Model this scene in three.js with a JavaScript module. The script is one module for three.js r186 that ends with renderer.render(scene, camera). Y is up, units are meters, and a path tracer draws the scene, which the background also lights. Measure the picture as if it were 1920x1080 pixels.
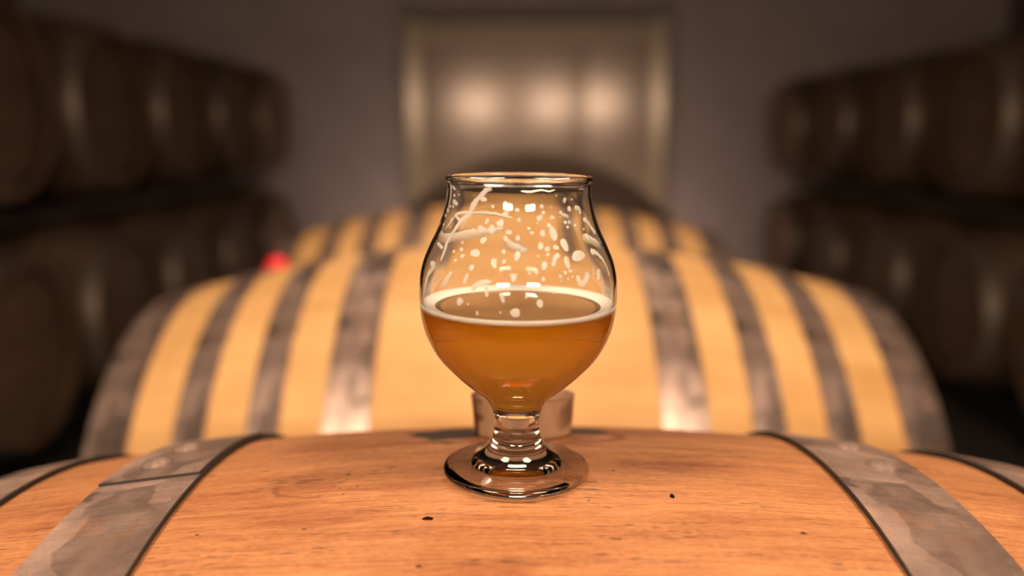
import * as THREE from 'three';
import { RoundedBoxGeometry } from 'three/addons/geometries/RoundedBoxGeometry.js';
import { RectAreaLightUniformsLib } from 'three/addons/lights/RectAreaLightUniformsLib.js';
import { mergeGeometries } from 'three/addons/utils/BufferGeometryUtils.js';

// ---------------------------------------------------------------- camera, light, exposure
const EYE = 1.15;                                   // height of the lens above the floor
const scene = new THREE.Scene();
scene.background = new THREE.Color(0x000000);       // a closed room
const camera = new THREE.PerspectiveCamera(37.7, 16 / 9, 0.02, 60);
camera.position.set(0, EYE, 0);
camera.rotation.order = 'YXZ';
camera.rotation.set(-0.1793, 0.0036, -0.0068);
camera.focus = 0.372;
camera.userData.fStop = 2.7;
scene.add(camera);
const renderer = new THREE.WebGLRenderer({ antialias: true });
renderer.toneMapping = THREE.LinearToneMapping;
renderer.toneMappingExposure = 14.0;
renderer.shadowMap.enabled = true;
RectAreaLightUniformsLib.init();
const LAMP_COLOR = new THREE.Color().setRGB(1.0, 0.72, 0.485);
const LAMP_Y = EYE + 0.76, LAMP_X = 0.48, LAMP_Z = 0.0, LAMP_SIZE = 0.36, LAMP_POWER = 2.01, ADDED_FAR_POWER = 0.21, ADDED_MID_POWER = 1.07;    // two square pendants above the lens; the far and mid lamps are added
const STRIP_X = 0.575, STRIP_Y = EYE + 0.47, STRIP_Z = 1.45, STRIP_W = 0.5, STRIP_H = 0.10, STRIP_POWER = 8.30;    // two lamp bars on stands behind the lens

// ---------------------------------------------------------------- helpers
let seed = 7;
const rnd = () => { seed = (seed * 1664525 + 1013904223) >>> 0; return seed / 4294967296; };
const hash = (x, y) => { let h = Math.imul(x | 0, 374761393) + Math.imul(y | 0, 668265263) | 0; h = Math.imul(h ^ (h >>> 13), 1274126177); return ((h ^ (h >>> 16)) >>> 0) / 4294967296; };
const noise = (x, y) => {
  const ix = Math.floor(x), iy = Math.floor(y); let fx = x - ix, fy = y - iy;
  fx = fx * fx * (3 - 2 * fx); fy = fy * fy * (3 - 2 * fy);
  const a = hash(ix, iy), b = hash(ix + 1, iy), c = hash(ix, iy + 1), d = hash(ix + 1, iy + 1);
  return a + (b - a) * fx + (c - a) * fy + (a - b - c + d) * fx * fy;
};
const fbm = (x, y, n = 4) => { let s = 0, a = 0.5, t = 0; for (let i = 0; i < n; i++) { s += a * noise(x + i * 17.3, y + i * 9.1); t += a; a *= 0.5; x *= 2; y *= 2; } return s / t; };
const clamp = (x, a = 0, b = 1) => Math.min(b, Math.max(a, x));
const smooth = (a, b, x) => { const t = clamp((x - a) / (b - a)); return t * t * (3 - 2 * t); };
const toSRGB = (c) => 255 * (c <= 0.0031308 ? 12.92 * c : 1.055 * Math.pow(c, 1 / 2.4) - 0.055);
function colorTexture(w, h, wrap, f) {              // f(px, py) -> linear [r, g, b]
  const d = new Uint8Array(w * h * 4);
  for (let y = 0; y < h; y++) for (let x = 0; x < w; x++) {
    const c = f(x, y), i = (y * w + x) * 4;
    for (let k = 0; k < 3; k++) d[i + k] = Math.round(toSRGB(clamp(c[k])));
    d[i + 3] = 255;
  }
  const t = new THREE.DataTexture(d, w, h); t.colorSpace = THREE.SRGBColorSpace; t.magFilter = THREE.LinearFilter; t.wrapS = t.wrapT = wrap; t.needsUpdate = true;
  return t;
}
function grayTexture(w, h, wrap, f) {
  const d = new Uint8Array(w * h * 4);
  for (let y = 0; y < h; y++) for (let x = 0; x < w; x++) { const v = Math.round(255 * clamp(f(x, y))), i = (y * w + x) * 4; d[i] = d[i + 1] = d[i + 2] = v; d[i + 3] = 255; }
  const t = new THREE.DataTexture(d, w, h); t.magFilter = THREE.LinearFilter; t.wrapS = t.wrapT = wrap; t.needsUpdate = true;
  return t;
}
const names = {};
const numbered = (n) => { const k = names[n] = (names[n] ?? -1) + 1; return k ? `${n}_${String(k).padStart(3, '0')}` : n; };
function tag(o, label, category, group) { o.userData.label = label; o.userData.category = category; if (group) o.userData.group = group; return o; }
function mesh(name, geo, mat, parent) { const m = new THREE.Mesh(geo, mat); m.name = name; m.castShadow = m.receiveShadow = true; parent.add(m); return m; }
function thing(name, label, category, x, y, z, group) { const g = new THREE.Group(); g.name = numbered(name); g.position.set(x, y, z); scene.add(g); return tag(g, label, category, group); }
function structure(name, geo, mat) { const m = mesh(name, geo, mat, scene); m.userData.kind = 'structure'; return m; }
const boxAt = (w, h, d, x, y, z) => new THREE.BoxGeometry(w, h, d).translate(x, y, z);
const std = (o) => new THREE.MeshStandardMaterial(o);
const lin = (r, g, b) => new THREE.Color().setRGB(r, g, b);
const V = (x, y, z) => new THREE.Vector3(x, y, z);
const MIRROR = THREE.MirroredRepeatWrapping, REPEAT = THREE.RepeatWrapping;

// A surface of revolution about the x axis through (0, axisY, 0). profile: [[x, r], ...] walked so that the outside lies on its left; hard = list of profile corners that stay sharp.
// Angle 0 is the top, growing towards +z. uv in metres: u along the profile, v along the arc.
function revolveX(profile, a0, a1, n, axisY, rim) {
  const pos = [], nor = [], uv = [], idx = [];
  let run = 0;
  for (let k = 0; k + 1 < profile.length; k++) {
    const [x0, r0] = profile[k], [x1, r1] = profile[k + 1], len = Math.hypot(x1 - x0, r1 - r0);
    const nx = -(r1 - r0) / len, nr = (x1 - x0) / len, at = pos.length / 3, ravg = rim ?? Math.max(r0, r1);
    for (let i = 0; i <= n; i++) {
      const a = a0 + (a1 - a0) * i / n, c = Math.cos(a), s = Math.sin(a);
      for (const [x, r, u] of [[x0, r0, run], [x1, r1, run + len]]) { pos.push(x, axisY + r * c, r * s); nor.push(nx, nr * c, nr * s); uv.push(u, a * ravg); }
      if (i < n) { const q = at + i * 2; idx.push(q, q + 2, q + 1, q + 1, q + 2, q + 3); }
    }
    run += len;
  }
  const g = new THREE.BufferGeometry();
  g.setAttribute('position', new THREE.Float32BufferAttribute(pos, 3)); g.setAttribute('normal', new THREE.Float32BufferAttribute(nor, 3)); g.setAttribute('uv', new THREE.Float32BufferAttribute(uv, 2));
  g.setIndex(idx);
  return outward(g);
}
function outward(g) {                               // faces wound to agree with the normals
  const p = g.attributes.position, nn = g.attributes.normal, ix = g.index.array, a = V(), b = V(), c = V(), m = V();
  for (let i = 0; i < ix.length; i += 3) {
    a.fromBufferAttribute(p, ix[i]); b.fromBufferAttribute(p, ix[i + 1]).sub(a); c.fromBufferAttribute(p, ix[i + 2]).sub(a); b.cross(c);
    m.fromBufferAttribute(nn, ix[i]);
    if (b.dot(m) < 0) { const t = ix[i + 1]; ix[i + 1] = ix[i + 2]; ix[i + 2] = t; }
  }
  return g;
}

// ---------------------------------------------------------------- materials
// Front barrel: weathered oak. The texture is laid out in metres round the top of the barrel: x -0.24..0.24, arc -0.15..0.11 (towards the lens).
const FX = 0.24, FS0 = -0.15, FS1 = 0.11, FW = 2048, FH = 1108;
const flecks = [[-0.0790, -0.001, 0.0007], [-0.0800, 0.014, 0.0005], [-0.0725, 0.013, 0.0005], [-0.038, 0.075, 0.0009], [-0.0775, 0.020, 0.0005], [0.0315, 0.030, 0.0005], [0.046, -0.001, 0.0006], [0.0125, 0.027, 0.0005], [-0.0885, 0.048, 0.0005], [-0.134, 0.047, 0.0007], [0.119, 0.050, 0.0009]];
const grain = new Float32Array(FW * FH);
const frontWood = colorTexture(FW, FH, MIRROR, (px, py) => {
  const x = -FX + 2 * FX * (px + 0.5) / FW, s = FS0 + (FS1 - FS0) * (py + 0.5) / FH;
  const wx = x + 0.010 * (fbm(x * 9 + 3, s * 60, 2) - 0.5), ws = s + 0.006 * (fbm(x * 7, s * 12 + 5, 3) - 0.5) + 0.012 * x * x;
  const broad = fbm(wx * 5 + 11, ws * 38 + 2, 4), mid = fbm(wx * 16, ws * 260 + 7, 4), fine = fbm(wx * 60 + 5, ws * 1900, 3), cross = fbm(wx * 420, ws * 900, 2);
  const pore = smooth(0.70, 0.86, noise(wx * 160 + 31, ws * 2300)) * smooth(0.45, 0.7, noise(wx * 30, ws * 210 + 4));
  let t = 0.50 + 0.70 * (broad - 0.5) + 0.55 * (mid - 0.5) + 0.70 * (fine - 0.5) + 0.50 * (cross - 0.5);
  t = clamp(t * 1.0);
  let r = 0.275 + 0.255 * t, g = 0.102 + 0.145 * t, b = 0.040 + 0.073 * t;
  // reddish worn streaks and darker handling marks in the grain
  const smear = smooth(0.56, 0.74, fbm(x * 11 + 40, s * 70 + 13, 4));
  r *= 1 - 0.20 * smear; g *= 1 - 0.29 * smear; b *= 1 - 0.32 * smear;
  const fleck = smooth(0.60, 0.80, fbm(x * 55 + 7, s * 420 + 61, 3)); r *= 1 - 0.12 * fleck; g *= 1 - 0.17 * fleck; b *= 1 - 0.18 * fleck;
  const k = 1 - 0.55 * pore; r *= k; g *= k; b *= k * 0.95;
  // dried beer and must round the bung hole; black also paints in the bung's shadow
  const d = Math.hypot(x / 0.074, (s + 0.074) / 0.034), w = fbm(x * 60 + 9, s * 130 + 4, 4);
  const brown = smooth(1.25, 0.45, d + (w - 0.5) * 1.5) * 0.60;
  const black = Math.max(smooth(1.25, 0.75, Math.hypot((x + 0.041) / 0.021, (s + 0.071) / 0.022) + (w - 0.5) * 1.3), 0.9 * smooth(1.1, 0.6, Math.hypot((x - 0.039) / 0.014, (s + 0.080) / 0.012) + (w - 0.5) * 1.1));
  const ring = Math.exp(-Math.pow((Math.hypot((x - 0.043) / 0.0150, (s + 0.062) / 0.0135) - 1 + (w - 0.5) * 0.7) / 0.22, 2)) * 0.85;
  const st = Math.max(brown, ring); r *= 1 - 0.55 * st; g *= 1 - 0.66 * st; b *= 1 - 0.66 * st;
  r *= 1 - 0.95 * black; g *= 1 - 0.925 * black; b *= 1 - 0.86 * black;
  // old tide mark of a drip, and a dark patch above it
  const m = Math.hypot((x + 0.097) / 0.0135, (s - 0.0125) / 0.0085) + (fbm(x * 150, s * 150, 3) - 0.5) * 0.55;
  const tide = Math.exp(-Math.pow((m - 1) / 0.12, 2)) * smooth(0.30, 0.6, noise(x * 180 + 2, s * 180)) * 0.6 + 0.10 * smooth(1.05, 0.9, m);
  const patch = smooth(1.1, 0.3, Math.hypot((x + 0.092) / 0.026, (s - 0.001) / 0.010) + (w - 0.5) * 1.6) * 0.34 + smooth(1.1, 0.3, Math.hypot((x - 0.085) / 0.040, (s + 0.012) / 0.020) + (w - 0.5) * 1.9) * 0.30;
  const dk = clamp(tide + patch); r *= 1 - 0.55 * dk; g *= 1 - 0.66 * dk; b *= 1 - 0.68 * dk;
  for (const [qx, qs, q] of flecks) { const e = smooth(1.3, 0.7, Math.hypot((x - qx) / (q * 1.4), (s - qs) / q) + (cross - 0.5)); r *= 1 - 0.85 * e; g *= 1 - 0.85 * e; b *= 1 - 0.8 * e; }
  grain[py * FW + px] = 0.5 + 0.5 * (fine - 0.5) + 0.5 * (mid - 0.5) - 0.35 * pore;
  return [r, g, b];
});
const frontBump = grayTexture(FW, FH, MIRROR, (x, y) => grain[y * FW + x]);
for (const t of [frontWood, frontBump]) { t.repeat.set(1 / (2 * FX), 1 / (FS1 - FS0)); t.offset.set(0.5, -FS0 / (FS1 - FS0)); }
const matFrontWood = std({ name: 'weathered_oak', map: frontWood, bumpMap: frontBump, bumpScale: 0.00035, roughness: 0.62 });

function woodTexture(w, h, tone, dark, sx, sy) {    // tone and dark: linear colours; one tile is sx by sy metres
  return colorTexture(w, h, MIRROR, (px, py) => {
    const x = sx * px / w, s = sy * py / h;
    const broad = fbm(x * 4 + 3, s * 9 + 1, 4), mid = fbm(x * 10, s * 90 + 3, 4), fine = fbm(x * 40, s * 500, 2), cloud = fbm(x * 14 + 8, s * 16 + 30, 3);
    const t = clamp(0.5 + 0.8 * (broad - 0.5) + 0.45 * (mid - 0.5) + 0.25 * (fine - 0.5) + 0.7 * (cloud - 0.5));
    return [0, 1, 2].map((k) => dark[k] + (tone[k] - dark[k]) * t);
  });
}
const lightWood = woodTexture(1024, 512, [0.86, 0.54, 0.245], [0.62, 0.335, 0.115], 0.8, 0.4); lightWood.repeat.set(1 / 0.8, 1 / 0.4);
const matLightWood = std({ name: 'pale_oak', map: lightWood, roughness: 0.6 });
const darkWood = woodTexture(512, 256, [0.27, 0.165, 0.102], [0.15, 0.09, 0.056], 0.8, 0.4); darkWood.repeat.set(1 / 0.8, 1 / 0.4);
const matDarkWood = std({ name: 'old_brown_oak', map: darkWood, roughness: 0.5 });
const steelTone = (px, py, w, h) => {
  const x = 0.4 * px / w, y = 0.2 * py / h;
  const cloud = fbm(x * 26 + 4, y * 26, 5), spangle = noise(x * 90 + 3 * fbm(x * 30, y * 30, 2), y * 90), scratch = noise(x * 12, y * 1400), spot = smooth(0.66, 0.86, fbm(x * 700 + 7, y * 1100, 2));
  const plate = smooth(0.485, 0.52, fbm(x * 34 + 50, y * 24 + 9, 5));
  return { t: 0.46 + 0.95 * (cloud - 0.5) + 0.22 * (spangle - 0.5) + 0.16 * (scratch - 0.5) + 0.30 * (plate - 0.5) + 0.25 * (fbm(x * 240, y * 240 + 3, 3) - 0.5), spot, rust: smooth(0.60, 0.78, fbm(x * 60 + 5, y * 60 + 80, 3)) };
};
const steelMap = colorTexture(1024, 512, MIRROR, (px, py) => {
  const { t, spot, rust } = steelTone(px, py, 1024, 512);
  const v = clamp(0.34 + 0.54 * t) * (1 - 0.26 * spot) * (1 - 0.12 * rust), q = 0.5 * rust + 0.5 * spot;
  return [v * (1.0 + 0.05 * q), v * (0.77 - 0.18 * q), v * (0.71 - 0.34 * q)];
});
const steelRough = grayTexture(1024, 512, MIRROR, (px, py) => { const { t, spot, rust } = steelTone(px, py, 1024, 512); return 0.35 + 0.22 * (t - 0.5) + 0.2 * spot + 0.15 * rust; });
for (const t of [steelMap, steelRough]) t.repeat.set(1 / 0.4, 1 / 0.2);
const matHoop = std({ name: 'galvanised_steel', map: steelMap, roughnessMap: steelRough, roughness: 1, metalness: 0.8, bumpMap: steelRough, bumpScale: 0.0004 });
const matOldHoop = std({ name: 'dull_galvanised_steel', color: lin(0.56, 0.52, 0.50), map: steelMap, roughnessMap: steelRough, roughness: 1.35, metalness: 0.45, bumpMap: steelRough, bumpScale: 0.0004 });
const matCut = std({ name: 'oxidised_cut_edge', color: lin(0.022, 0.018, 0.017), roughness: 0.8 });
const matDarkHoop = std({ name: 'dull_hoop', color: lin(0.30, 0.24, 0.20), roughness: 0.5, metalness: 0.6 });
const oaken = woodTexture(512, 256, [0.105, 0.064, 0.043], [0.058, 0.036, 0.026], 0.8, 0.4); oaken.repeat.set(1 / 0.8, 1 / 0.4);  // cask wood, darker than the oak of the other barrels
const matCaskOak = std({ name: 'dark_cask_oak', map: oaken, roughness: 0.65 });
const matRack = std({ name: 'rack_paint', color: lin(0.03, 0.032, 0.036), roughness: 0.5, metalness: 0.3 });

// ---------------------------------------------------------------- the room
const WX = 3.4, ZF = -6.05, ZB = 3.6, HC = 3.0, TH = 0.2;
const concrete = colorTexture(512, 512, MIRROR, (x, y) => { const v = 0.07 + 0.05 * fbm(x / 40, y / 40, 5) - 0.02 * smooth(0.55, 0.8, fbm(x / 90 + 9, y / 90, 3)); return [v, v * 0.95, v * 0.9]; });
concrete.repeat.set(0.4, 0.4);
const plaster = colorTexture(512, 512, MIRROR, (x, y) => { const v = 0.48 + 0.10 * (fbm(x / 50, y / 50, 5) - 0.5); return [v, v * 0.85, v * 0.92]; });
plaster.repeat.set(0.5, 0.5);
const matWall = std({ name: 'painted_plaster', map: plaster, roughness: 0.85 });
const matSideWall = std({ name: 'low_bounce_wall_paint', color: lin(0.16, 0.13, 0.12), roughness: 0.9 });  // unseen walls, colour made dark to cut light bounced onto the stacks
const metres = (g, w, h) => { const uv = g.attributes.uv; for (let i = 0; i < uv.count; i++) uv.setXY(i, uv.getX(i) * w, uv.getY(i) * h); return g; };
const ZM = (ZF + ZB) / 2, ZL = ZB - ZF;
structure('floor', metres(boxAt(2 * WX + 2 * TH, TH, ZL + 2 * TH, 0, -TH / 2, ZM), 2 * WX, ZL), std({ name: 'concrete', map: concrete, roughness: 0.6 }));
structure('ceiling', boxAt(2 * WX + 2 * TH, TH, ZL + 2 * TH, 0, HC + TH / 2, ZM), std({ name: 'ceiling_paint', color: lin(0.11, 0.10, 0.095), roughness: 0.9 }));
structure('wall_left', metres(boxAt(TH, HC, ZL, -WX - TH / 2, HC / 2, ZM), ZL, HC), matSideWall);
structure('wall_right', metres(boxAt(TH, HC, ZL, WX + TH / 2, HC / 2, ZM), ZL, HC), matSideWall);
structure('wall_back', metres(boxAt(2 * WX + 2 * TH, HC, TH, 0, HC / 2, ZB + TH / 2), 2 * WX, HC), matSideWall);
const DX0 = -0.756, DX1 = 1.068, DH = 1.935;        // the steel door in the far wall
{
  const left = boxAt(WX + TH + DX0, HC, TH, (DX0 - WX - TH) / 2, HC / 2, ZF - TH / 2), right = boxAt(WX + TH - DX1, HC, TH, (DX1 + WX + TH) / 2, HC / 2, ZF - TH / 2), top = boxAt(DX1 - DX0, HC - DH, TH, (DX0 + DX1) / 2, (HC + DH) / 2, ZF - TH / 2);
  structure('wall_far', mergeGeometries([left, right, top].map((g) => metres(g, 3, 3))), matWall);
  const d = new THREE.Group(); d.name = 'door_1'; d.position.set(0, 0, ZF); d.userData.kind = 'structure'; d.userData.label = 'glossy brown painted leaf and a half door in the far wall'; scene.add(d);
  const steel = std({ name: 'satin_door_paint', color: lin(0.44, 0.34, 0.30), metalness: 0.12, roughness: 0.17 }), post = std({ name: 'door_frame_paint', color: lin(0.50, 0.40, 0.31), metalness: 0.1, roughness: 0.20 });
  const lintel = std({ name: 'door_lintel_paint', color: lin(0.50, 0.39, 0.31), metalness: 0.0, roughness: 0.45 });
  const jamb = (x, turn) => { const m = mesh('door_jamb', new RoundedBoxGeometry(0.125, DH, 0.10, 4, 0.012).translate(0, DH / 2, 0.02), post, d); m.position.x = x; m.rotation.y = turn; };   // splayed towards the opening
  jamb(DX0 + 0.0625, 0.077); jamb(DX1 - 0.0625, -0.127);
  mesh('door_lintel', new RoundedBoxGeometry(DX1 - DX0, 0.15, 0.10, 5, 0.03).translate((DX0 + DX1) / 2, DH - 0.075, 0.015), lintel, d);
  const seam = 0.485, in0 = DX0 + 0.125, in1 = DX1 - 0.125, hh = DH - 0.15;
  const leafA = mesh('door_leaf', new RoundedBoxGeometry(seam - in0 - 0.006, hh - 0.01, 0.05, 3, 0.004).translate((seam + in0) / 2, hh / 2 + 0.005, -0.01), steel, d);
  mesh('door_handle', new RoundedBoxGeometry(0.03, 0.22, 0.05, 3, 0.012).translate(seam - 0.08, 1.0, 0.035), post, leafA);
  const leafB = mesh('door_leaf', new RoundedBoxGeometry(in1 - seam - 0.006, hh - 0.01, 0.05, 3, 0.004).translate(-(in1 - seam) / 2, hh / 2 + 0.005, 0), steel, d);
  leafB.position.set(in1, 0, 0.01); leafB.rotation.y = -0.049;
  mesh('door_hinge', new THREE.CylinderGeometry(0.012, 0.012, 0.12, 12).translate(0, hh - 0.25, 0.03), post, leafB);
}

// ---------------------------------------------------------------- lamps
{
  const shade = std({ name: 'lamp_housing', color: lin(0.04, 0.04, 0.042), roughness: 0.5, metalness: 0.4 });
  const glow = std({ name: 'lamp_diffuser', color: lin(0.9, 0.85, 0.78), emissive: LAMP_COLOR, emissiveIntensity: 0.7, roughness: 0.6 });
  for (const [lx, ly, lz, label] of [[-LAMP_X, LAMP_Y, LAMP_Z, 'square pendant lamp hanging left of the lens, nearest the front barrel'], [LAMP_X, LAMP_Y, LAMP_Z, 'square pendant lamp hanging right of the lens, nearest the front barrel'], [0, EYE + 0.85, -1.40, 'added unseen pendant lamp over the middle row, brightening the third barrel']]) {  // the lamp over the middle row is added, to brighten the third barrel
    const l = thing('pendant_lamp', label, 'lamp', lx, ly, lz, 'square pendant lamps of the cellar');
    mesh('lamp_housing', new RoundedBoxGeometry(LAMP_SIZE + 0.03, 0.05, LAMP_SIZE + 0.03, 3, 0.01).translate(0, 0.03, 0), shade, l);
    mesh('lamp_diffuser', new THREE.BoxGeometry(LAMP_SIZE, 0.006, LAMP_SIZE).translate(0, 0.004, 0), glow, l);
    const deep = lz < -1 ? 0.16 : 0.09;
    for (const [w, d, x, z] of [[0.008, LAMP_SIZE + 0.03, -1, 0], [0.008, LAMP_SIZE + 0.03, 1, 0], [LAMP_SIZE + 0.03, 0.008, 0, -1], [LAMP_SIZE + 0.03, 0.008, 0, 1]]) mesh('added_shade_side', new THREE.BoxGeometry(w, deep, d).translate(x * (LAMP_SIZE / 2 + 0.012), 0.01 - deep / 2, z * (LAMP_SIZE / 2 + 0.012)), shade, l);  // added shade plates, out of view, keeping lamp light off the stacks
    mesh('cord', new THREE.CylinderGeometry(0.004, 0.004, HC - ly - 0.055, 10).translate(0, (HC - ly + 0.055) / 2, 0), shade, l);
    const a = new THREE.RectAreaLight(LAMP_COLOR, lz < -1 ? ADDED_MID_POWER : LAMP_POWER, LAMP_SIZE, LAMP_SIZE);
    a.position.set(0, -0.002, 0); a.rotation.x = -Math.PI / 2; l.add(a);
  }
  for (const [s, side] of [[-1, 'left'], [1, 'right']]) {
    const l = thing('lamp_stand', `upright stand with a horizontal lamp bar, on the ${side} behind the lens`, 'lamp', s * STRIP_X, 0, STRIP_Z, 'lamp bars on stands behind the lens');
    mesh('stand_base', new THREE.CylinderGeometry(0.14, 0.15, 0.03, 32).translate(0, 0.015, 0.05), shade, l);
    mesh('pole', new THREE.CylinderGeometry(0.012, 0.014, STRIP_Y - 0.03, 16).translate(0, 0.03 + (STRIP_Y - 0.03) / 2, 0.05), shade, l);
    mesh('lamp_housing', new RoundedBoxGeometry(STRIP_W + 0.03, STRIP_H + 0.03, 0.05, 3, 0.01).translate(0, STRIP_Y, 0.035), shade, l);
    mesh('lamp_diffuser', new THREE.BoxGeometry(STRIP_W, STRIP_H, 0.008).translate(0, STRIP_Y, 0.007), glow, l);
    const a = new THREE.RectAreaLight(LAMP_COLOR, STRIP_POWER, STRIP_W, STRIP_H);
    a.position.set(0, STRIP_Y, 0); l.add(a);
  }
  // added unseen lamp behind the cask, put there to brighten the far wall
  const w = thing('added_wall_light', 'added unseen lamp low behind the cask, lighting the far wall', 'lamp', 0.1, 0, -5.1), L = 2.0;
  const head = new THREE.Group(); head.name = 'lamp_head'; head.position.y = 0.14; head.rotation.x = 0.42; w.add(head);
  mesh('lamp_housing', new RoundedBoxGeometry(L + 0.04, 0.16, 0.08, 3, 0.01).translate(0, 0, 0.045), shade, head);
  mesh('lamp_diffuser', new THREE.BoxGeometry(L, 0.12, 0.006).translate(0, 0, 0.003), glow, head);
  for (const s of [-1, 1]) mesh('foot', new THREE.BoxGeometry(0.05, 0.07, 0.22).translate(s * 0.8, 0.035, 0.04), shade, w);
  const fa = new THREE.RectAreaLight(LAMP_COLOR, ADDED_FAR_POWER, L, 0.12); fa.position.set(0, 0, -0.002); head.add(fa);
}

// ---------------------------------------------------------------- barrels
const R1 = 0.3608, C1 = 0.3114, HALF = 0.475, HOOPS = [[0.1514, 0.2019], [0.2485, 0.2852], [0.331, 0.3685], [0.4203, 0.475]];
function staveGeometry(R, half, da, gap, nx, na) {   // stave centred on angle 0, outer face rounded along and across; uv: x and arc in metres
  const pos = [], nor = [], uv = [], idx = [], th = 0.027;
  const sheet = (rows) => { const at = pos.length / 3, m = rows[0].length; for (const r of rows) for (const [p, n, u] of r) { pos.push(...p); nor.push(...n); uv.push(...u); } for (let i = 0; i + 1 < rows.length; i++) for (let j = 0; j + 1 < m; j++) { const q = at + i * m + j; idx.push(q, q + 1, q + m, q + 1, q + m + 1, q + m); } };
  const xs = Array.from({ length: nx + 1 }, (_, i) => -half + 2 * half * i / nx), R0 = R(0);
  const P = (x, r, a) => [x, r * Math.cos(a), r * Math.sin(a)];
  const out = [], inn = [], l = [], r = [], e0 = [], e1 = [];
  for (const x of xs) {
    const ro = R(x), ri = ro - th, w = da - gap / ro, sl = (R(x + 1e-3) - R(x - 1e-3)) / 2e-3, k = 1 / Math.hypot(1, sl), ro2 = [], ri2 = [];
    for (let j = 0; j <= na; j++) { const a = -w + 2 * w * j / na; ro2.push([P(x, ro, a), [-sl * k, Math.cos(a) * k, Math.sin(a) * k], [x, a * R0]]); }
    for (let j = 0; j <= 1; j++) { const a = -w + 2 * w * j; ri2.push([P(x, ri, a), [0, -Math.cos(a), -Math.sin(a)], [x, a * R0]]); }
    out.push(ro2); inn.push(ri2);
    for (const [arr, sgn] of [[l, -1], [r, 1]]) { const a = sgn * w, n = [0, -Math.sin(a) * sgn, Math.cos(a) * sgn]; arr.push([[P(x, ro, a), n, [x, a * R0]], [P(x, ri, a), n, [x, a * R0 + th]]]); }
  }
  for (const [arr, x, s] of [[e0, -half, -1], [e1, half, 1]]) { const ro = R(x), w = da - gap / ro; for (let j = 0; j <= 2; j++) { const a = -w + w * j; arr.push([[P(x, ro, a), [s, 0, 0], [x, a * R0]], [P(x, ro - th, a), [s, 0, 0], [x + th, a * R0]]]); } }
  [out, inn, l, r, e0, e1].forEach(sheet);
  const g = new THREE.BufferGeometry();
  g.setAttribute('position', new THREE.Float32BufferAttribute(pos, 3)); g.setAttribute('normal', new THREE.Float32BufferAttribute(nor, 3)); g.setAttribute('uv', new THREE.Float32BufferAttribute(uv, 2)); g.setIndex(idx);
  return outward(g);
}
function hoopGeometry(R, x0, x1, lift, th, a0, a1, n, axisY) {   // x0 is the edge nearer the bilge; the second group is the cut edges
  const f = Math.sign(x1), [u0, u1] = [x0, x1].map(Math.abs), r0 = R(u0) + lift + 0.0007, r1 = R(u1) + lift, b = 0.0005;
  const pts = [[u0 + b, r0 + th], [u1 - b, r1 + th]], cut = [[u0, r0], [u0, r0 + th - b], [u0 + b, r0 + th]], cut2 = [[u1 - b, r1 + th], [u1, r1 + th - b], [u1, r1]], under = [[u1, r1], [u0, r0]];
  const turn = (p) => f > 0 ? p : p.map(([x, r]) => [-x, r]).reverse();
  const top = revolveX(turn(pts), a0, a1, n, axisY, R(0)), parts = [cut, cut2, under].map((p) => revolveX(turn(p), a0, a1, n, axisY, R(0)));
  if (a1 - a0 < 6.28) for (const [a, s] of [[a0, -1], [a1, 1]]) {   // the two ends of an open strip
    const g = new THREE.BufferGeometry(), c = Math.cos(a), q = Math.sin(a), P = [[u0, r0], [u1, r1], [u1, r1 + th], [u0, r0 + th]].map(([x, r]) => [f * x, axisY + r * c, r * q]);
    g.setAttribute('position', new THREE.Float32BufferAttribute(P.flat(), 3)); g.setAttribute('normal', new THREE.Float32BufferAttribute(P.flatMap(() => [0, -s * q, s * c]), 3)); g.setAttribute('uv', new THREE.Float32BufferAttribute([0, 0, 1, 0, 1, 1, 0, 1], 2)); g.setIndex([0, 1, 2, 0, 2, 3]);
    parts.push(outward(g));
  }
  return mergeGeometries([top, mergeGeometries(parts)], true);
}
const barrelShapes = {};
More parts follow.
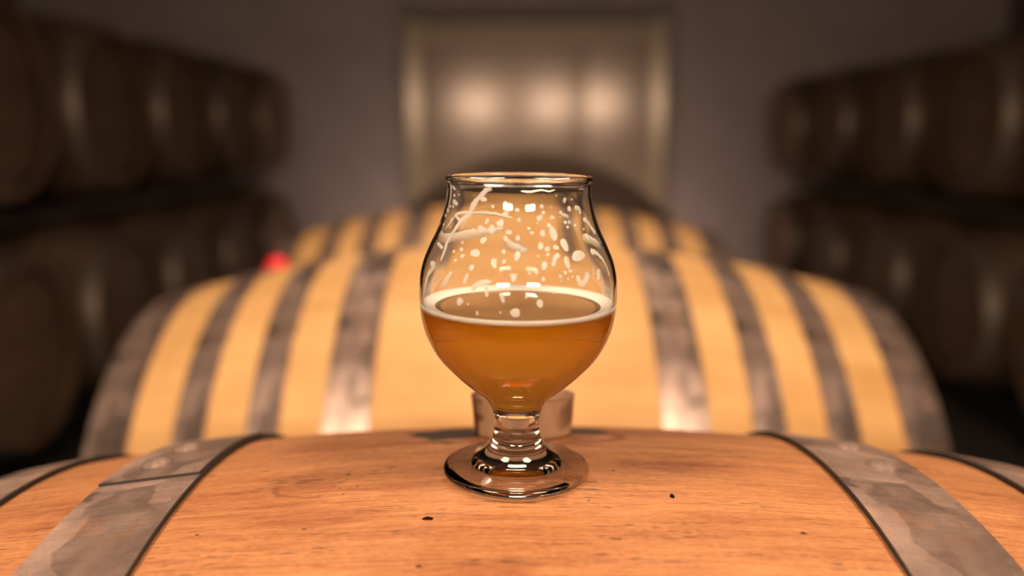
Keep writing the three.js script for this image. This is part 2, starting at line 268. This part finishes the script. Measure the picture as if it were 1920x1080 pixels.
function barrel({ name = 'oak_barrel', label, group, x, top, z, R0 = R1, c = C1, half = HALF, wood, hoop, cut, staves = 0, turn = 0, nx = 16, ns = 96, hoops = HOOPS, yaw = 0 }) {
  const b = thing(name, label, 'barrel', x, top - 2 * R0, z, group), R = (u) => R0 - c * u * u;
  b.rotation.y = yaw;
  const key = [R0, c, half, staves, nx].join(), shape = barrelShapes[key] ??= {};
  if (staves) {
    const da = Math.PI / staves;
    shape.stave ??= staveGeometry(R, half, da, 0.00012, nx, 5);
    for (let k = 0; k < staves; k++) {
      const a = turn + 2 * da * k;
      let g = shape.stave;
      const at = ((a + Math.PI) % (2 * Math.PI) + 2 * Math.PI) % (2 * Math.PI) - Math.PI;   // its place round the barrel, for the grain
      g = g.clone(); const uv = g.attributes.uv, sh = wood === matFrontWood ? 0 : (k * 0.377) % 1.6; for (let i = 0; i < uv.count; i++) uv.setXY(i, uv.getX(i) + sh, uv.getY(i) + at * R0);
      const m = mesh('stave', g, wood, b); m.position.y = R0; m.rotation.x = a;
    }
  } else {
    const xs = Array.from({ length: nx + 1 }, (_, i) => -half + 2 * half * i / nx);
    shape.body ??= (() => { const g = revolveX([[-half, R(half) - 0.027], ...xs.map((u) => [u, R(u)]), [half, R(half) - 0.027]], 0, 2 * Math.PI, 48, R0, R0); return g; })();
    mesh('staves_shell', shape.body, wood, b);
  }
  shape.head ??= new THREE.CylinderGeometry(R(half) - 0.0275, R(half) - 0.0275, 0.02, 48).rotateZ(Math.PI / 2);
  for (const s of [-1, 1]) { const h = mesh('barrel_head', shape.head, wood, b); h.position.set(s * (half - 0.035), R0, 0); }
  hoops.forEach(([h0, h1], i) => { for (const s of [-1, 1]) { const g = shape['h' + s + i] ??= hoopGeometry(R, s * h0, s * h1, 0.0004, 0.0021, 0, 2 * Math.PI, ns, R0); const m = mesh('hoop', g, [hoop, cut], b); m.userData.at = s * h0; } });
  return b;
}
const rowTop = EYE - 0.1553;
const front = barrel({ label: 'weathered orange oak barrel in the foreground carrying the beer glass', x: 0, top: rowTop, z: -0.3754, wood: matFrontWood, hoop: matOldHoop, cut: matCut, staves: 24, turn: -0.195, nx: 40, ns: 192 });
const second = barrel({ label: 'pale golden oak barrel with galvanised hoops directly behind the glass', x: 0, top: EYE - 0.1455, z: -1.1171, wood: matLightWood, hoop: matHoop, cut: matHoop, staves: 26, turn: 0.06, nx: 24, ns: 128 });
barrel({ label: 'third pale oak barrel of the row, only its top showing', x: -0.03, top: EYE - 0.150, z: -1.862, wood: matLightWood, hoop: matHoop, cut: matHoop, staves: 26, turn: 0.11, nx: 16, ns: 96 });
barrel({ name: 'cask', label: 'large dark stained cask lying end-on behind the pale barrels', x: 0.058, top: EYE - 0.052, z: -2.69, R0: 0.53, c: 0.12, half: 0.36, wood: matCaskOak, hoop: matDarkHoop, cut: matDarkHoop, nx: 16, yaw: Math.PI / 2, hoops: [[0.12, 0.16], [0.21, 0.25], [0.30, 0.36]] });

// laps and rivets of the two bilge hoops in the foreground
{
  const R = (u) => R1 - C1 * u * u, rivet = new THREE.SphereGeometry(0.0075, 20, 10, 0, 2 * Math.PI, 0, Math.PI / 2).scale(1, 0.52, 1);
  const hoopOf = (x) => front.children.find((m) => m.name === 'hoop' && Math.sign(m.userData.at) === Math.sign(x) && Math.abs(Math.abs(m.userData.at) - 0.1514) < 1e-4);
  for (const [s, a0, a1, rv] of [[-1, -0.30, -0.020, [[0.181, -0.075], [0.177, -0.155]]], [1, -0.34, -0.03, [[0.178, -0.160], [0.1815, -0.062]]]]) {
    const h = hoopOf(s), lapLift = s < 0 ? 0.0023 : 0.0005;
    if (s < 0) mesh('hoop_lap', hoopGeometry(R, s * 0.1518, s * 0.2012, lapLift, 0.0016, a0, a1, 24, R1), [matOldHoop, matCut], h);
    for (const [x, a] of rv) { const m = mesh('rivet', rivet, matOldHoop, h), r = R(x) + lapLift + 0.0019; m.position.set(s * x, R1 + r * Math.cos(a), r * Math.sin(a)); m.rotation.set(a, 0, s * -0.1); }
  }
}
// racks: two rails under the barrels, cross bars, legs
function rack(label, x, zs, under, railX, floorY, depth, group) {
  const r = thing('barrel_rack', label, 'rack', x, floorY, (zs[0] + zs[1]) / 2, group), len = zs[1] - zs[0], top = under - floorY;
  mesh('bilge_beam', new THREE.BoxGeometry(0.09, depth, len).translate(0, top - depth / 2, 0), matRack, r);
  for (const s of [-1, 1]) {
    mesh('rail', new THREE.BoxGeometry(0.05, depth, len).translate(s * railX, top - depth / 2, 0), matRack, r);
    if (top - depth > 0.02) for (const e of [-1, 1]) mesh('leg', new THREE.BoxGeometry(0.05, top - depth, 0.05).translate(s * railX, (top - depth) / 2, e * (len / 2 - 0.1)), matRack, r);
  }
  for (const e of [-1, 1]) mesh('crossbar', new THREE.BoxGeometry(2 * railX - 0.05, 0.03, 0.04).translate(0, top - depth + 0.015, e * (len / 2 - 0.1)), matRack, r);
}
const b1 = rowTop - 2 * R1;
rack('low black steel rack under the two nearest barrels', 0, [-1.48, -0.02], b1, 0.25, 0, 0.06);
rack('low black steel rack under the third barrel of the row', -0.03, [-2.2, -1.52], EYE - 0.150 - 2 * R1, 0.25, 0, 0.06);
{
  const k = thing('cask_cradle', 'low black steel cradle under the large end-on cask', 'cradle', 0.058, 0, -2.69), y0 = EYE - 0.052 - 1.06;
  for (const e of [-1, 1]) { mesh('cradle_bar', new THREE.BoxGeometry(0.7, y0, 0.06).translate(0, y0 / 2, e * 0.2), matRack, k); for (const s of [-1, 1]) mesh('chock', new THREE.BoxGeometry(0.07, 0.075, 0.06).translate(s * 0.335, y0 + 0.0375, e * 0.2), matRack, k); }
}

// the two dark stacks beside the row
const place = ['nearest', 'second', 'third', 'fourth', 'fifth', 'farthest'];
for (const [side, s, X, R, pitch, top] of [['left', -1, 1.45, 0.345, 0.74, EYE + 0.45], ['right', 1, 1.64, 0.325, 0.70, EYE + 0.37]]) {
  const halfL = 0.46, cx = s * (X + halfL), hp = [[0.15, 0.195], [0.25, 0.285], [0.335, 0.37], [0.41, 0.46]];
  for (let tier = 0; tier < 2; tier++) {
    const t = top - pitch * tier;
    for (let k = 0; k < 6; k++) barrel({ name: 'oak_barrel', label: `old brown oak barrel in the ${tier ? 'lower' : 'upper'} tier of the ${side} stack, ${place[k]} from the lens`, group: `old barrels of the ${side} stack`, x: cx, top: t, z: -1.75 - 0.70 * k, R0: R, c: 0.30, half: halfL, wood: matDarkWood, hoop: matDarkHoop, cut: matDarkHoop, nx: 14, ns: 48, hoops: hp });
    for (let k = 0; k < 3; k++) {
      const z1 = -1.75 - 1.4 * k + 0.34, z0 = z1 - 1.38, under = t - 2 * R, fl = tier ? 0 : top - pitch;
      rack(`black steel rack under the ${tier ? 'lower' : 'upper'} barrels of the ${side} stack, ${['nearest', 'middle', 'farthest'][k]} of three`, cx, [z0, z1], under, 0.25, fl, tier ? 0.06 : under - fl, `racks of the ${side} stack`);
    }
  }
}

// ---------------------------------------------------------------- bung, cap, chips
const onFront = (x, arc, up = 0) => { const a = arc / R1, r = R1 - C1 * x * x + up; return V(x, b1 + R1 + r * Math.cos(a), -0.3754 + r * Math.sin(a)); };
{
  const bungWood = colorTexture(256, 256, REPEAT, (x, y) => { const t = fbm(x / 14, y / 60, 4), e = fbm(x / 40 + 5, y / 40, 3), leftDark = smooth(1.1, 0.5, Math.abs(x / 256 - 0.74) / 0.10 + (fbm(x / 20, y / 20, 3) - 0.5) * 1.4), st = Math.max(smooth(0.52, 0.7, e), 1.5 * leftDark); const v = 0.75 + 0.5 * (t - 0.5); return [0.44 * v * (1 - 0.5 * st), 0.26 * v * (1 - 0.58 * st), 0.155 * v * (1 - 0.6 * st)]; });  // ragged darker band down the left side of the bung
  const m = std({ name: 'tan_bung', map: bungWood, roughness: 0.6 });
  const g = thing('bung', 'tan tapered bung plugged in the front barrel behind the glass stem', 'bung', 0, 0, 0);
  g.position.copy(onFront(0.004, -0.0705, -0.002)); g.rotation.x = -0.0705 / R1;
  const pr = [[0, 0], [0.0262, 0], [0.0268, 0.004], [0.0284, 0.0215], [0.0288, 0.0228], [0.0284, 0.0240], [0.0262, 0.0240], [0.0248, 0.0226], [0, 0.0222]].map(([r, y]) => new THREE.Vector2(r, y));
  mesh('bung_body', new THREE.LatheGeometry(pr, 64), m, g);
}
{
  const red = std({ name: 'red_plastic', color: lin(0.95, 0.04, 0.07), roughness: 0.35 });
  const a = -0.25, x = -0.342, r = R1 - C1 * x * x + 0.0025, g = thing('red_cap', 'small round red plastic cap stuck on the golden barrel behind the glass', 'cap', x, EYE - 0.1455 - R1 + r * Math.cos(a), -1.1171 + r * Math.sin(a));
  g.rotation.x = a; g.scale.setScalar(1.35);
  mesh('cap_dome', new THREE.LatheGeometry([[0, -0.001], [0.012, -0.001], [0.0125, 0.004], [0.011, 0.010], [0.007, 0.0145], [0, 0.016]].map(([q, y]) => new THREE.Vector2(q, y)), 32), red, g);
  mesh('cap_flange', new THREE.LatheGeometry([[0, -0.0015], [0.015, -0.0015], [0.0155, 0.0005], [0.015, 0.002], [0.0125, 0.0024]].map(([q, y]) => new THREE.Vector2(q, y)), 32), red, g);
}
{
  const dark = new THREE.MeshPhysicalMaterial({ name: 'charred_chip', color: lin(0.010, 0.008, 0.008), roughness: 1, specularIntensity: 0.1 });
  for (const [x, s, w, d, label] of [[-0.0372, 0.044, 0.0036, 0.0024, 'tiny black ragged chip on the oak left of the glass foot'], [0.0690, 0.025, 0.0022, 0.0026, 'tiny black square chip on the oak right of the glass foot']]) {
    const sh = new THREE.Shape(); for (let i = 0; i < 9; i++) { const a = i / 9 * 2 * Math.PI, q = 0.55 + 0.9 * hash(i, Math.round(x * 1e4)); sh[i ? 'lineTo' : 'moveTo'](w / 2 * q * Math.cos(a), d / 2 * q * Math.sin(a)); }
    const m = mesh(numbered('wood_chip'), new THREE.ExtrudeGeometry(sh, { depth: 0.0005, bevelEnabled: false }).rotateX(-Math.PI / 2), dark, scene);
    m.position.copy(onFront(x, s, 0)); m.rotation.x = s / R1; tag(m, label, 'chip');
  }
}

// ---------------------------------------------------------------- the glass and the beer
const LEVEL = 0.0802;                                // height of the beer above the foot
const GX = 0.0, GZ = -0.3754, GY = rowTop - 0.0004, TILT = -0.016;
const curve = (pts, n) => new THREE.SplineCurve(pts.map(([r, y]) => new THREE.Vector2(r / 1000, y / 1000))).getPoints(n);
// outer side from the foot to the rim, in millimetres (radius, height)
const outerUp = [[20.0, 7.4], [16.2, 10.3], [13.6, 13.4], [11.8, 17.2], [10.8, 21.5], [10.6, 26.2], [11.2, 30.2], [12.6, 33.4], [15.6, 37.4], [22.8, 43.0], [30.1, 49.8], [36.7, 57.4], [41.1, 65.7], [43.3, 73.0], [44.3, 80.5], [44.5, 87.0], [44.1, 93.5], [42.4, 100.7], [39.4, 107.9], [35.9, 115.3], [33.4, 122.6], [32.2, 128.5], [31.8, 133.0], [32.0, 135.2]];
const innerUp = [[0, 33.0], [5, 33.3], [9.0, 35.2], [13.04, 38.95], [20.49, 44.55], [28.09, 51.25], [34.89, 58.55], [39.49, 66.25], [41.9, 73.6], [43.0, 80.7], [43.2, 87.0], [42.8, 93.3], [41.1, 100.2], [38.0, 107.3], [34.5, 114.7], [32.1, 122.4], [30.9, 128.5], [30.6, 133.0], [30.7, 135.2]];
const innerPts = curve(innerUp, 160);
const innerR = (h) => { for (let i = 1; i < innerPts.length; i++) if (innerPts[i].y >= h) { const a = innerPts[i - 1], b = innerPts[i], t = (h - a.y) / Math.max(1e-9, b.y - a.y); return a.x + (b.x - a.x) * t; } return innerPts[innerPts.length - 1].x; };
const closedLathe = (pts, n, inside = false) => {                    // a lathe whose faces point out of the solid
  const g = new THREE.LatheGeometry(pts, n), p = g.attributes.position, ix = g.index.array; let vol = 0;
  const a = V(), b = V(), c = V();
  for (let i = 0; i < ix.length; i += 3) { a.fromBufferAttribute(p, ix[i]); b.fromBufferAttribute(p, ix[i + 1]); c.fromBufferAttribute(p, ix[i + 2]); vol += a.dot(b.cross(c)); }
  const nn = g.attributes.normal;
  if ((vol < 0) !== inside) for (let i = 0; i < ix.length; i += 3) { const t = ix[i + 1]; ix[i + 1] = ix[i + 2]; ix[i + 2] = t; }
  a.fromBufferAttribute(p, ix[0]); b.fromBufferAttribute(p, ix[1]).sub(a); c.fromBufferAttribute(p, ix[2]).sub(a);
  // make the normals agree with the faces
  let agree = 0; for (let i = 0; i < ix.length; i += 3) { a.fromBufferAttribute(p, ix[i]); b.fromBufferAttribute(p, ix[i + 1]).sub(a); c.fromBufferAttribute(p, ix[i + 2]).sub(a); b.cross(c); c.fromBufferAttribute(nn, ix[i]); agree += Math.sign(b.dot(c)); }
  if (agree < 0) for (let i = 0; i < nn.count; i++) nn.setXYZ(i, -nn.getX(i), -nn.getY(i), -nn.getZ(i));
  return g;
};
{
  const under = curve([[0.001, 2.2], [8, 2.0], [18, 1.2], [26, 0.25], [28.5, 0.0], [31.0, 0.1]], 24);
  const edge = curve([[31.0, 0.1], [32.8, 0.5], [33.8, 1.5], [34.1, 2.6], [33.6, 3.6], [32.2, 4.3], [29, 5.0], [25, 5.8], [22.3, 6.5], [20.0, 7.4]], 36);
  const wall = curve(outerUp, 170);
  const rim = []; for (let i = 1; i < 14; i++) { const a = -0.45 + (Math.PI + 0.9) * i / 14; rim.push(new THREE.Vector2(0.03130 + 0.00140 * Math.cos(a), 0.1367 + 0.00150 * Math.sin(a))); }
  const inner = innerPts.filter((p) => p.y > LEVEL).reverse(); inner.push(new THREE.Vector2(innerR(LEVEL), LEVEL));   // below the beer its wall is the boundary of glass and beer
  const pts = [...under, ...edge.slice(1), ...wall.slice(1), ...rim, ...inner];
  pts[0] = new THREE.Vector2(0, pts[0].y);
  const glass = new THREE.MeshPhysicalMaterial({ name: 'clear_glass', color: 0xffffff, roughness: 0.0, metalness: 0, transmission: 1, thickness: 0.002, ior: 1.5 });
  const g = mesh('beer_glass', closedLathe(pts, 160), glass, scene);
  g.position.set(GX, GY, GZ); g.rotation.z = TILT;
  tag(g, 'clear stemmed tulip beer glass standing on the front barrel', 'glass');
}
const beer = thing('beer', 'hazy amber beer half filling the tulip glass, foam lacing above it', 'beer', GX, GY, GZ);
beer.rotation.z = TILT;
{
  // beer against glass: the step of the refractive index is 1.5 : 1.34, seen from the beer's side; then the free surface; then the body, which gives the colour
  const rl = innerR(LEVEL), wet = [...innerPts.filter((p) => p.y < LEVEL), new THREE.Vector2(rl, LEVEL)]; wet[0] = new THREE.Vector2(0, wet[0].y);
  const clear = (name, ior, roughness) => new THREE.MeshPhysicalMaterial({ name, color: lin(1, 1, 1), roughness, transmission: 1, thickness: 0.05, ior });
  mesh('liquid_wall', closedLathe([...wet, new THREE.Vector2(0, LEVEL)].slice(0, -1), 128, true), clear('beer_against_glass', 1.5 / 1.34, 0.22), beer);
  mesh('liquid_surface', closedLathe([[rl, 0], [rl - 0.0006, 0.0004], [rl - 0.002, 0.0001], [rl - 0.005, -0.0001], [rl * 0.5, -0.0002], [0, -0.0002]].map(([r, y]) => new THREE.Vector2(r, LEVEL + y)), 128), new THREE.MeshPhysicalMaterial({ name: 'beer_surface_with_fine_foam', color: lin(1, 0.70, 0.45), roughness: 0.1, transmission: 0.66, thickness: 0.05, ior: 1.34 }), beer);
  const body = new THREE.MeshPhysicalMaterial({ name: 'amber_beer', color: lin(1, 1, 1), roughness: 0, transmission: 1, thickness: 0.05, ior: 1.0, specularIntensity: 0, attenuationColor: lin(0.96, 0.14, 0.001), attenuationDistance: 0.05 });
  const inset = wet.filter((p) => p.y < LEVEL - 0.0008).map((p, i) => new THREE.Vector2(i ? Math.max(0.0002, p.x - 0.0002) : 0, p.y + 0.0002));
  mesh('liquid', closedLathe([...inset, new THREE.Vector2(rl - 0.0003, LEVEL - 0.0007), new THREE.Vector2(rl * 0.5, LEVEL - 0.0007), new THREE.Vector2(0, LEVEL - 0.0007)], 128), body, beer);
  // the haze: yeast in suspension, thickest in the middle of the bowl, as one soft body
  const haze = new THREE.MeshPhysicalMaterial({ name: 'yeast_haze', color: lin(1, 0.86, 0.14), roughness: 0.75, transmission: 0.3, thickness: 0, ior: 1.02, specularIntensity: 0 });
  {
    const side = []; for (let i = 0; i <= 60; i++) { const y = 0.0348 + (LEVEL - 0.0014 - 0.0348) * i / 60; side.push(new THREE.Vector2(innerR(y) * 0.82, y)); }
    mesh('haze_body', closedLathe([new THREE.Vector2(0, side[0].y - 0.0003), ...side, new THREE.Vector2(side[side.length - 1].x * 0.5, LEVEL - 0.0012), new THREE.Vector2(0, LEVEL - 0.0012)], 96), haze, beer);
  }
  const foam = new THREE.MeshPhysicalMaterial({ name: 'cream_foam', color: lin(0.97, 0.93, 0.85), roughness: 0.8 });
  const fr = [[-0.0056, -0.0004], [-0.0052, 0.0003], [-0.0036, 0.0008], [-0.0014, 0.0013], [0.0001, 0.0019]].map(([d, y]) => new THREE.Vector2(innerR(LEVEL + y) + d, LEVEL + y));
  const back = [[0.0002, 0.0008], [0.0002, -0.0004], [-0.0030, -0.0006], [-0.0056, -0.0004]].map(([d, y]) => new THREE.Vector2(innerR(LEVEL + y) + d, LEVEL + y));
  mesh('foam_ring', closedLathe([...fr, ...back], 128), foam, beer).userData.label = 'cream foam ring along the glass';

  // foam left on the inside of the glass: drops (angle from the lens side in degrees, height, half width, half height in mm) and runs (angle, height, half width)
  const drops = [[-28.1,129.5,1.25,1.1],[-20.1,126.8,0.7,0.66],[-10.6,128.5,0.66,0.65],[-10.2,124.0,1.11,1.09],[-1.6,125.6,0.98,0.98],[-0.3,121.7,0.8,0.8],[-23.7,120.8,0.96,1.1],[-13.6,120.2,1.23,1.63],[-27.5,117.6,1.36,1.21],[-19.3,117.6,1.27,1.53],[-33.5,116.7,0.98,0.82],[-7.0,116.7,1.01,1.0],[-9.1,114.2,0.88,1.19],[-0.9,114.4,1.0,1.0],[-24.1,113.1,1.2,1.31],[-39.9,111.4,0.87,0.66],[-61.2,130.1,0.8,0.59],[-54.3,130.6,0.66,0.45],[-66.9,125.2,0.92,0.73],[-70.2,123.2,1.13,1.04],[-71.8,120.9,1.03,0.65],[-84.4,120.5,0.79,0.61],[-60.4,125.3,0.78,0.52],[-86.6,115.8,1.32,1.18],[-69.8,117.0,0.77,0.39],[-59.2,120.0,0.58,0.5],[-58.4,116.6,0.52,0.39],[16.7,127.0,0.91,0.87],[17.8,124.6,0.8,0.76],[14.7,122.4,1.08,1.2],[24.4,122.4,0.96,0.88],[23.8,126.6,0.48,0.44],[36.5,129.3,0.94,1.11],[43.8,129.4,0.52,0.38],[28.8,131.3,0.45,0.4],[40.4,125.6,1.02,1.0],[31.9,124.4,0.83,0.71],[31.0,122.4,0.51,0.44],[34.8,120.2,0.81,0.66],[38.5,120.2,0.65,0.71],[36.4,118.3,0.63,0.66],[43.8,118.6,0.74,0.76],[51.9,116.7,0.73,0.45],[21.1,119.5,0.89,0.83],[12.8,120.5,0.45,0.44],[23.7,116.1,1.43,2.84],[16.1,116.3,1.13,1.09],[8.5,116.5,0.77,0.76],[6.7,118.2,0.66,0.65],[53.7,113.4,1.52,1.35],[13.8,111.3,1.18,1.15],[18.0,110.1,1.03,0.98],[24.0,110.5,1.07,0.98],[30.6,111.3,1.68,2.19],[39.2,106.6,3.7,1.76],[17.8,108.0,0.68,0.65],[11.5,107.5,0.44,0.43],[29.5,104.5,1.25,2.07],[14.7,103.7,1.18,1.51],[30.5,101.2,0.83,0.72],[27.1,100.7,0.73,0.65],[23.7,99.4,0.78,0.71],[28.5,98.3,0.49,0.43],[31.3,98.9,0.51,0.44],[24.1,97.6,0.47,0.43],[10.1,101.4,0.65,0.64],[6.0,101.1,0.65,0.64],[13.4,98.7,0.77,1.07],[11.3,89.2,1.42,1.4],[4.2,91.9,0.64,0.64],[19.3,93.5,0.57,0.54],[-0.4,111.0,0.43,0.43],[1.8,109.5,0.5,0.5],[-1.1,107.6,1.18,1.72],[-27.9,107.9,1.85,1.53],[-38.8,108.7,0.93,0.73],[-44.6,107.6,0.84,0.6],[-36.4,106.3,0.96,0.77],[-40.7,104.3,0.81,0.62],[-9.6,109.1,0.88,0.86],[-8.8,105.3,0.87,0.86],[-28.1,102.3,0.99,1.3],[-54.7,95.5,0.97,1.35],[-1.7,85.4,2.04,1.5],[-33.4,88.4,1.44,1.53],[-22.5,84.5,0.47,0.98],[-28.1,87.8,0.57,0.5],[-9.6,85.4,0.5,0.49],[-10.0,95.1,0.65,0.64]];
  const runs = [[[46.0,125.8,0.89],[51.4,125.3,0.9],[51.9,122.7,0.56]],[[54.2,120.8,0.9],[59.2,119.7,1.14],[63.7,116.5,0.91],[67.1,114.0,1.38]],[[25.3,108.0,0.87],[22.1,106.3,0.87],[19.8,103.5,0.65]],[[34.5,99.3,0.88],[36.5,95.8,0.99],[40.1,96.8,1.1],[43.4,100.1,1.11]],[[53.9,100.4,0.9],[52.1,98.3,1.23],[51.4,96.1,1.12]],[[51.4,107.7,1.35],[56.1,106.8,1.02],[61.3,103.9,0.8],[64.0,99.8,0.69],[64.8,96.3,0.57]],[[-15.2,106.3,1.4],[-13.9,102.7,0.65]],[[-29.8,100.0,0.87],[-31.5,95.9,0.76]],[[-41.4,99.8,0.66],[-44.5,96.0,1.22],[-47.8,93.1,0.78]],[[-65.6,101.5,0.69],[-59.6,100.2,1.36],[-64.3,96.0,0.92],[-65.1,92.1,1.15],[-68.0,86.2,0.69]],[[-3.0,100.8,1.5],[-2.8,97.8,0.64]],[[-9.4,93.1,1.07],[-8.0,89.3,0.64]],[[-15.1,97.4,0.65],[-19.2,97.0,1.08],[-23.9,95.7,1.08],[-25.4,93.1,0.87]],[[-18.0,95.8,0.75],[-17.0,91.4,0.65]],[[-21.3,133.9,0.87],[-25.9,133.4,0.99],[-32.2,130.1,0.99],[-36.9,127.0,1.33],[-39.7,123.1,1.11],[-46.2,120.0,1.12],[-50.9,116.2,0.9],[-54.5,110.8,0.79],[-53.7,108.4,0.9],[-53.6,105.9,0.67],[-53.9,102.9,0.56]],[[-40.0,124.1,0.67],[-54.2,122.3,0.68],[-48.2,120.2,0.72]],[[-67.0,109.5,0.69],[-56.4,107.9,0.68]],[[-84.6,135.3,0.7],[-85.5,131.6,1.64],[-85.8,126.7,1.29],[-86.6,122.4,0.83],[-86.6,119.6,0.47]],[[-66.6,134.2,0.69],[-59.6,132.6,0.41]],[[-62.7,127.8,1.03],[-54.6,126.5,0.9]],[[-55.0,122.2,0.45],[-60.4,118.0,0.36],[-64.2,115.1,0.46]],[[178.1,129.8,1.28],[169.6,129.3,1.28],[159.4,131.1,1.02],[151.7,129.8,0.89],[145.8,131.8,0.63]],[[-136.8,118.8,0.76],[-148.6,118.7,1.02],[-163.3,117.3,1.03],[-176.1,114.8,0.78]],[[-87.5,111.7,1.9],[-115.7,108.1,2.24],[-139.2,107.6,2.31],[-157.0,108.0,1.82],[-169.2,109.3,1.05]],[[124.4,108.0,1.51],[112.0,107.9,2.23],[98.0,107.2,1.7]],[[142.1,118.7,1.02],[133.7,117.2,1.01]],[[-169.8,104.3,1.05],[-177.7,100.9,2.38],[173.0,99.3,1.59]]];
  const onWall = (s, h, az0, up) => {                 // s: metres round the wall from azimuth az0; up: metres off the wall, inwards
    const r = innerR(h), a = az0 + s / r, sl = (innerR(h + 5e-4) - innerR(h - 5e-4)) / 1e-3, k = 1 / Math.hypot(1, sl);
    const q = r - up * k + 0.00012; return [q * Math.sin(a), h + up * sl * k, q * Math.cos(a)];
  };
  const finish = (pos, idx) => { const g = new THREE.BufferGeometry(); g.setAttribute('position', new THREE.Float32BufferAttribute(pos, 3)); g.setIndex(idx); g.computeVertexNormals(); return g; };
  let kk = 0;
  for (const [az, h, w0, h0] of drops) {
    const grow = w0 > 1 ? 1.08 : 0.98, w = w0 * grow, hh = h0 * grow;
    const a0 = az * Math.PI / 180, pos = [], idx = [], n = 14, rings = [1, 0.93, 0.72, 0.4], th = Math.min(0.0009, 0.00055 * Math.min(w, hh)); kk++;
    const wob = (i) => 1 + (w > 0.9 ? 0.14 : 0.07) * Math.sin(2 * i / n * 2 * Math.PI + kk * 1.7) + 0.06 * Math.sin(3 * i / n * 2 * Math.PI + kk * 2.9);
    for (const [q, up] of [...rings.map((q) => [q, Math.sqrt(1 - q * q) * th])]) for (let i = 0; i < n; i++) { const t = i / n * 2 * Math.PI, m = q * wob(i); pos.push(...onWall(w / 1000 * m * Math.cos(t), h / 1000 + hh / 1000 * m * Math.sin(t), a0, up)); }
    const top = pos.length / 3; pos.push(...onWall(0, h / 1000, a0, th)); const bot = top + 1; pos.push(...onWall(0, h / 1000, a0, 0));
    for (let r = 0; r + 1 < rings.length; r++) for (let i = 0; i < n; i++) { const j = (i + 1) % n, A = r * n; idx.push(A + i, A + n + i, A + j, A + j, A + n + i, A + n + j); }
    for (let i = 0; i < n; i++) { const j = (i + 1) % n; idx.push((rings.length - 1) * n + i, top, (rings.length - 1) * n + j, j, bot, i); }
    mesh('foam_drop', finish(pos, idx), foam, beer);
  }
  for (const run of runs) {
    const ctrl = []; let pa = run[0][0];
    for (const [az, h, w] of run) { let a = az; while (a - pa > 180) a -= 360; while (a - pa < -180) a += 360; pa = a; ctrl.push(V(a, h, w)); }
    const n = 8 * (ctrl.length - 1) + 4, path = new THREE.CatmullRomCurve3(ctrl, false, 'catmullrom', 0.5).getPoints(n), pos = [], idx = [], across = [-1, -0.75, 0, 0.75, 1], m = across.length; kk++;
    const P = path.map((p) => { const r = innerR(p.y / 1000); return [p.x * Math.PI / 180, p.y / 1000, Math.max(0.2, p.z) / 1000, r]; });
    P.forEach(([a, h, w, r], i) => {
      const b = P[Math.max(0, i - 1)], c = P[Math.min(n, i + 1)]; let ds = (c[0] - b[0]) * r, dh = c[1] - b[1]; const L = Math.hypot(ds, dh) || 1; ds /= L; dh /= L;
      const e = Math.min(i, n - i) / 2.2, ww = w * Math.min(1, 0.45 + 0.55 * Math.sqrt(Math.min(1, e))) * (i === 0 || i === n ? 0.35 : 1);
      const th = Math.min(0.0009, 0.6 * ww);
      across.forEach((q) => { const wv = ww * (1 + 0.5 * (noise(i * 0.9 + kk * 13, q > 0 ? 3 : 9) - 0.5)); pos.push(...onWall(-dh * q * wv, h + ds * q * wv, a, Math.sqrt(Math.max(0, 1 - q * q)) * th)); });
    });
    for (let i = 0; i < n; i++) { for (let j = 0; j + 1 < m; j++) { const q = i * m + j; idx.push(q, q + 1, q + m, q + 1, q + m + 1, q + m); } const q = i * m; idx.push(q, q + m, q + m - 1, q + m - 1, q + m, q + 2 * m - 1); }
    mesh('foam_streak', finish(pos, idx), foam, beer);
  }
}
scene.traverse((o) => { if (o.isLight && !o.isRectAreaLight) o.castShadow = true; });
renderer.render(scene, camera);
